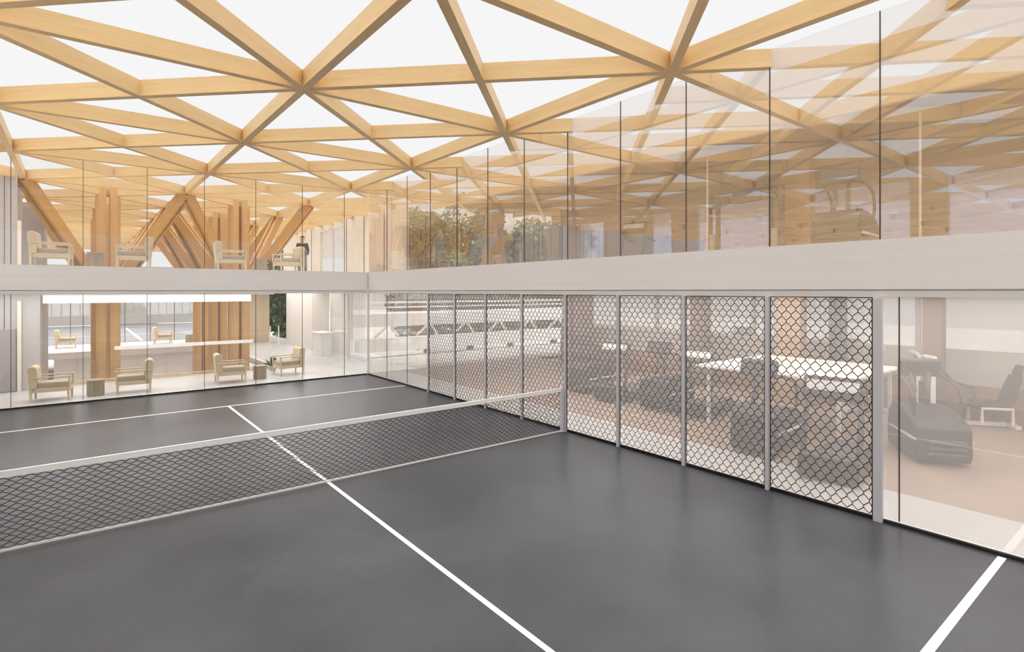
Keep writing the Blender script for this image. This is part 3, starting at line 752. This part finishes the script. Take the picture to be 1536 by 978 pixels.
place(cb, 1115, 5.3, rd(-8), 'tall cable machine with two weight stacks on the upper gym floor', 'upper gym machines', z=ZS1-.02)
place(cl, 1268, 3.6, rd(185), 'dark stair climber on the upper gym floor right of the timber column', 'upper gym machines', z=ZS1-.02)
place(tm, 965, 6.2, rd(190), 'treadmill on the upper gym floor before the first wide blue window', 'upper gym machines', z=ZS1-.02)
# white slab on legs, added in place of a bright reflection in the glass
tb = empty('reflection_slab', (4.17*H, 1.8*H, 0), label='long white slab standing in for a reflection, behind the mesh screens in the gym', cat='reflection stand-in')
MB().box(-.53*H, .5*H, -.42*H, .60*H, .435*H, .452*H).obj('top_slab', M['mwhite'], tb, bevel=.008)
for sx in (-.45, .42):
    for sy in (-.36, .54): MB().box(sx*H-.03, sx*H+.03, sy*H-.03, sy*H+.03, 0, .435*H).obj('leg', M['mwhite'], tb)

# ------------------------------------------------------------------ lights
w = bpy.data.worlds.new('sky'); SC.world = w; w.use_nodes = True
bg = w.node_tree.nodes['Background']; bg.inputs[0].default_value = (.985, .985, .99, 1)
# bright overcast: even towards the horizon, much brighter overhead
wn = w.node_tree; tcw = wn.nodes.new('ShaderNodeTexCoord'); sx_ = wn.nodes.new('ShaderNodeSeparateXYZ'); rp = wn.nodes.new('ShaderNodeMapRange')
rp.interpolation_type = 'SMOOTHSTEP'; rp.inputs['From Min'].default_value = .55; rp.inputs['From Max'].default_value = .95
rp.inputs['To Min'].default_value = .885; rp.inputs['To Max'].default_value = 4.2
wn.links.new(tcw.outputs['Generated'], sx_.inputs[0]); wn.links.new(sx_.outputs['Z'], rp.inputs[0]); wn.links.new(rp.outputs[0], bg.inputs[1])
def area(name, loc, sx, sy, e, col=(1, .97, .93), rot=(0,0,0)):
    l = bpy.data.lights.new(name, 'AREA'); l.shape = 'RECTANGLE'; l.size = sx; l.size_y = sy; l.energy = e; l.color = col
    o = bpy.data.objects.new(name, l); COL.objects.link(o); o.location = loc; o.rotation_euler = rot; return o
area('gym_fill', (4.1*H, 2.2*H, ZS0-.02), 5, 16, 560, (1, .98, .96))  # unseen fill added under the slab to brighten the gym
area('gym_strip_fill', (2.98*H, 2.2*H, ZS0-.02), .8, 16, 160)  # added fill over the pale floor strip, no fitting in view
area('walkway_fill', (1.0*H, 6.9*H, ZS0-.02), 12, 2, 230, (1, .98, .96))  # unseen lamp added to lift the walkway below its slab
area('lobby_fill', (2.7*H, 9.6*H, ZS0-.02), 3, 8, 180, (1, .98, .96))  # added fill for the lobby, out of sight at the soffit
area('far_walkway_fill', (.3*H, 12.3*H, ZS0+.10), 12, 3, 420, (1, .98, .96))  # added fill, the far walkway and its chairs are dark otherwise
area('far_court_fill', (0, 16.5*H, ZS0+.3), 20, 14, 1500, (1, .98, .96))  # unseen fill added to brighten the far court

# ------------------------------------------------------------------ camera
cam = bpy.data.cameras.new('camera'); co = bpy.data.objects.new('camera', cam); COL.objects.link(co)
co.location = (0, 0, H)
yaw = -math.atan2(.6184, .7857)
co.rotation_euler = (math.radians(90), 0, yaw)
cam.sensor_width = 36; cam.lens = F/1536*36; cam.shift_x = 0; cam.shift_y = (436.5-489)/1536
cam.clip_start = .05; cam.clip_end = 500
SC.camera = co
SC.view_settings.view_transform = 'Standard'; SC.view_settings.look = 'None'; SC.view_settings.exposure = 0; SC.view_settings.gamma = 1
SC.view_settings.use_curve_mapping = False
c = SC.cycles
c.max_bounces = 10; c.diffuse_bounces = 4; c.glossy_bounces = 5; c.transparent_max_bounces = 40; c.transmission_bounces = 4
c.use_denoising = True
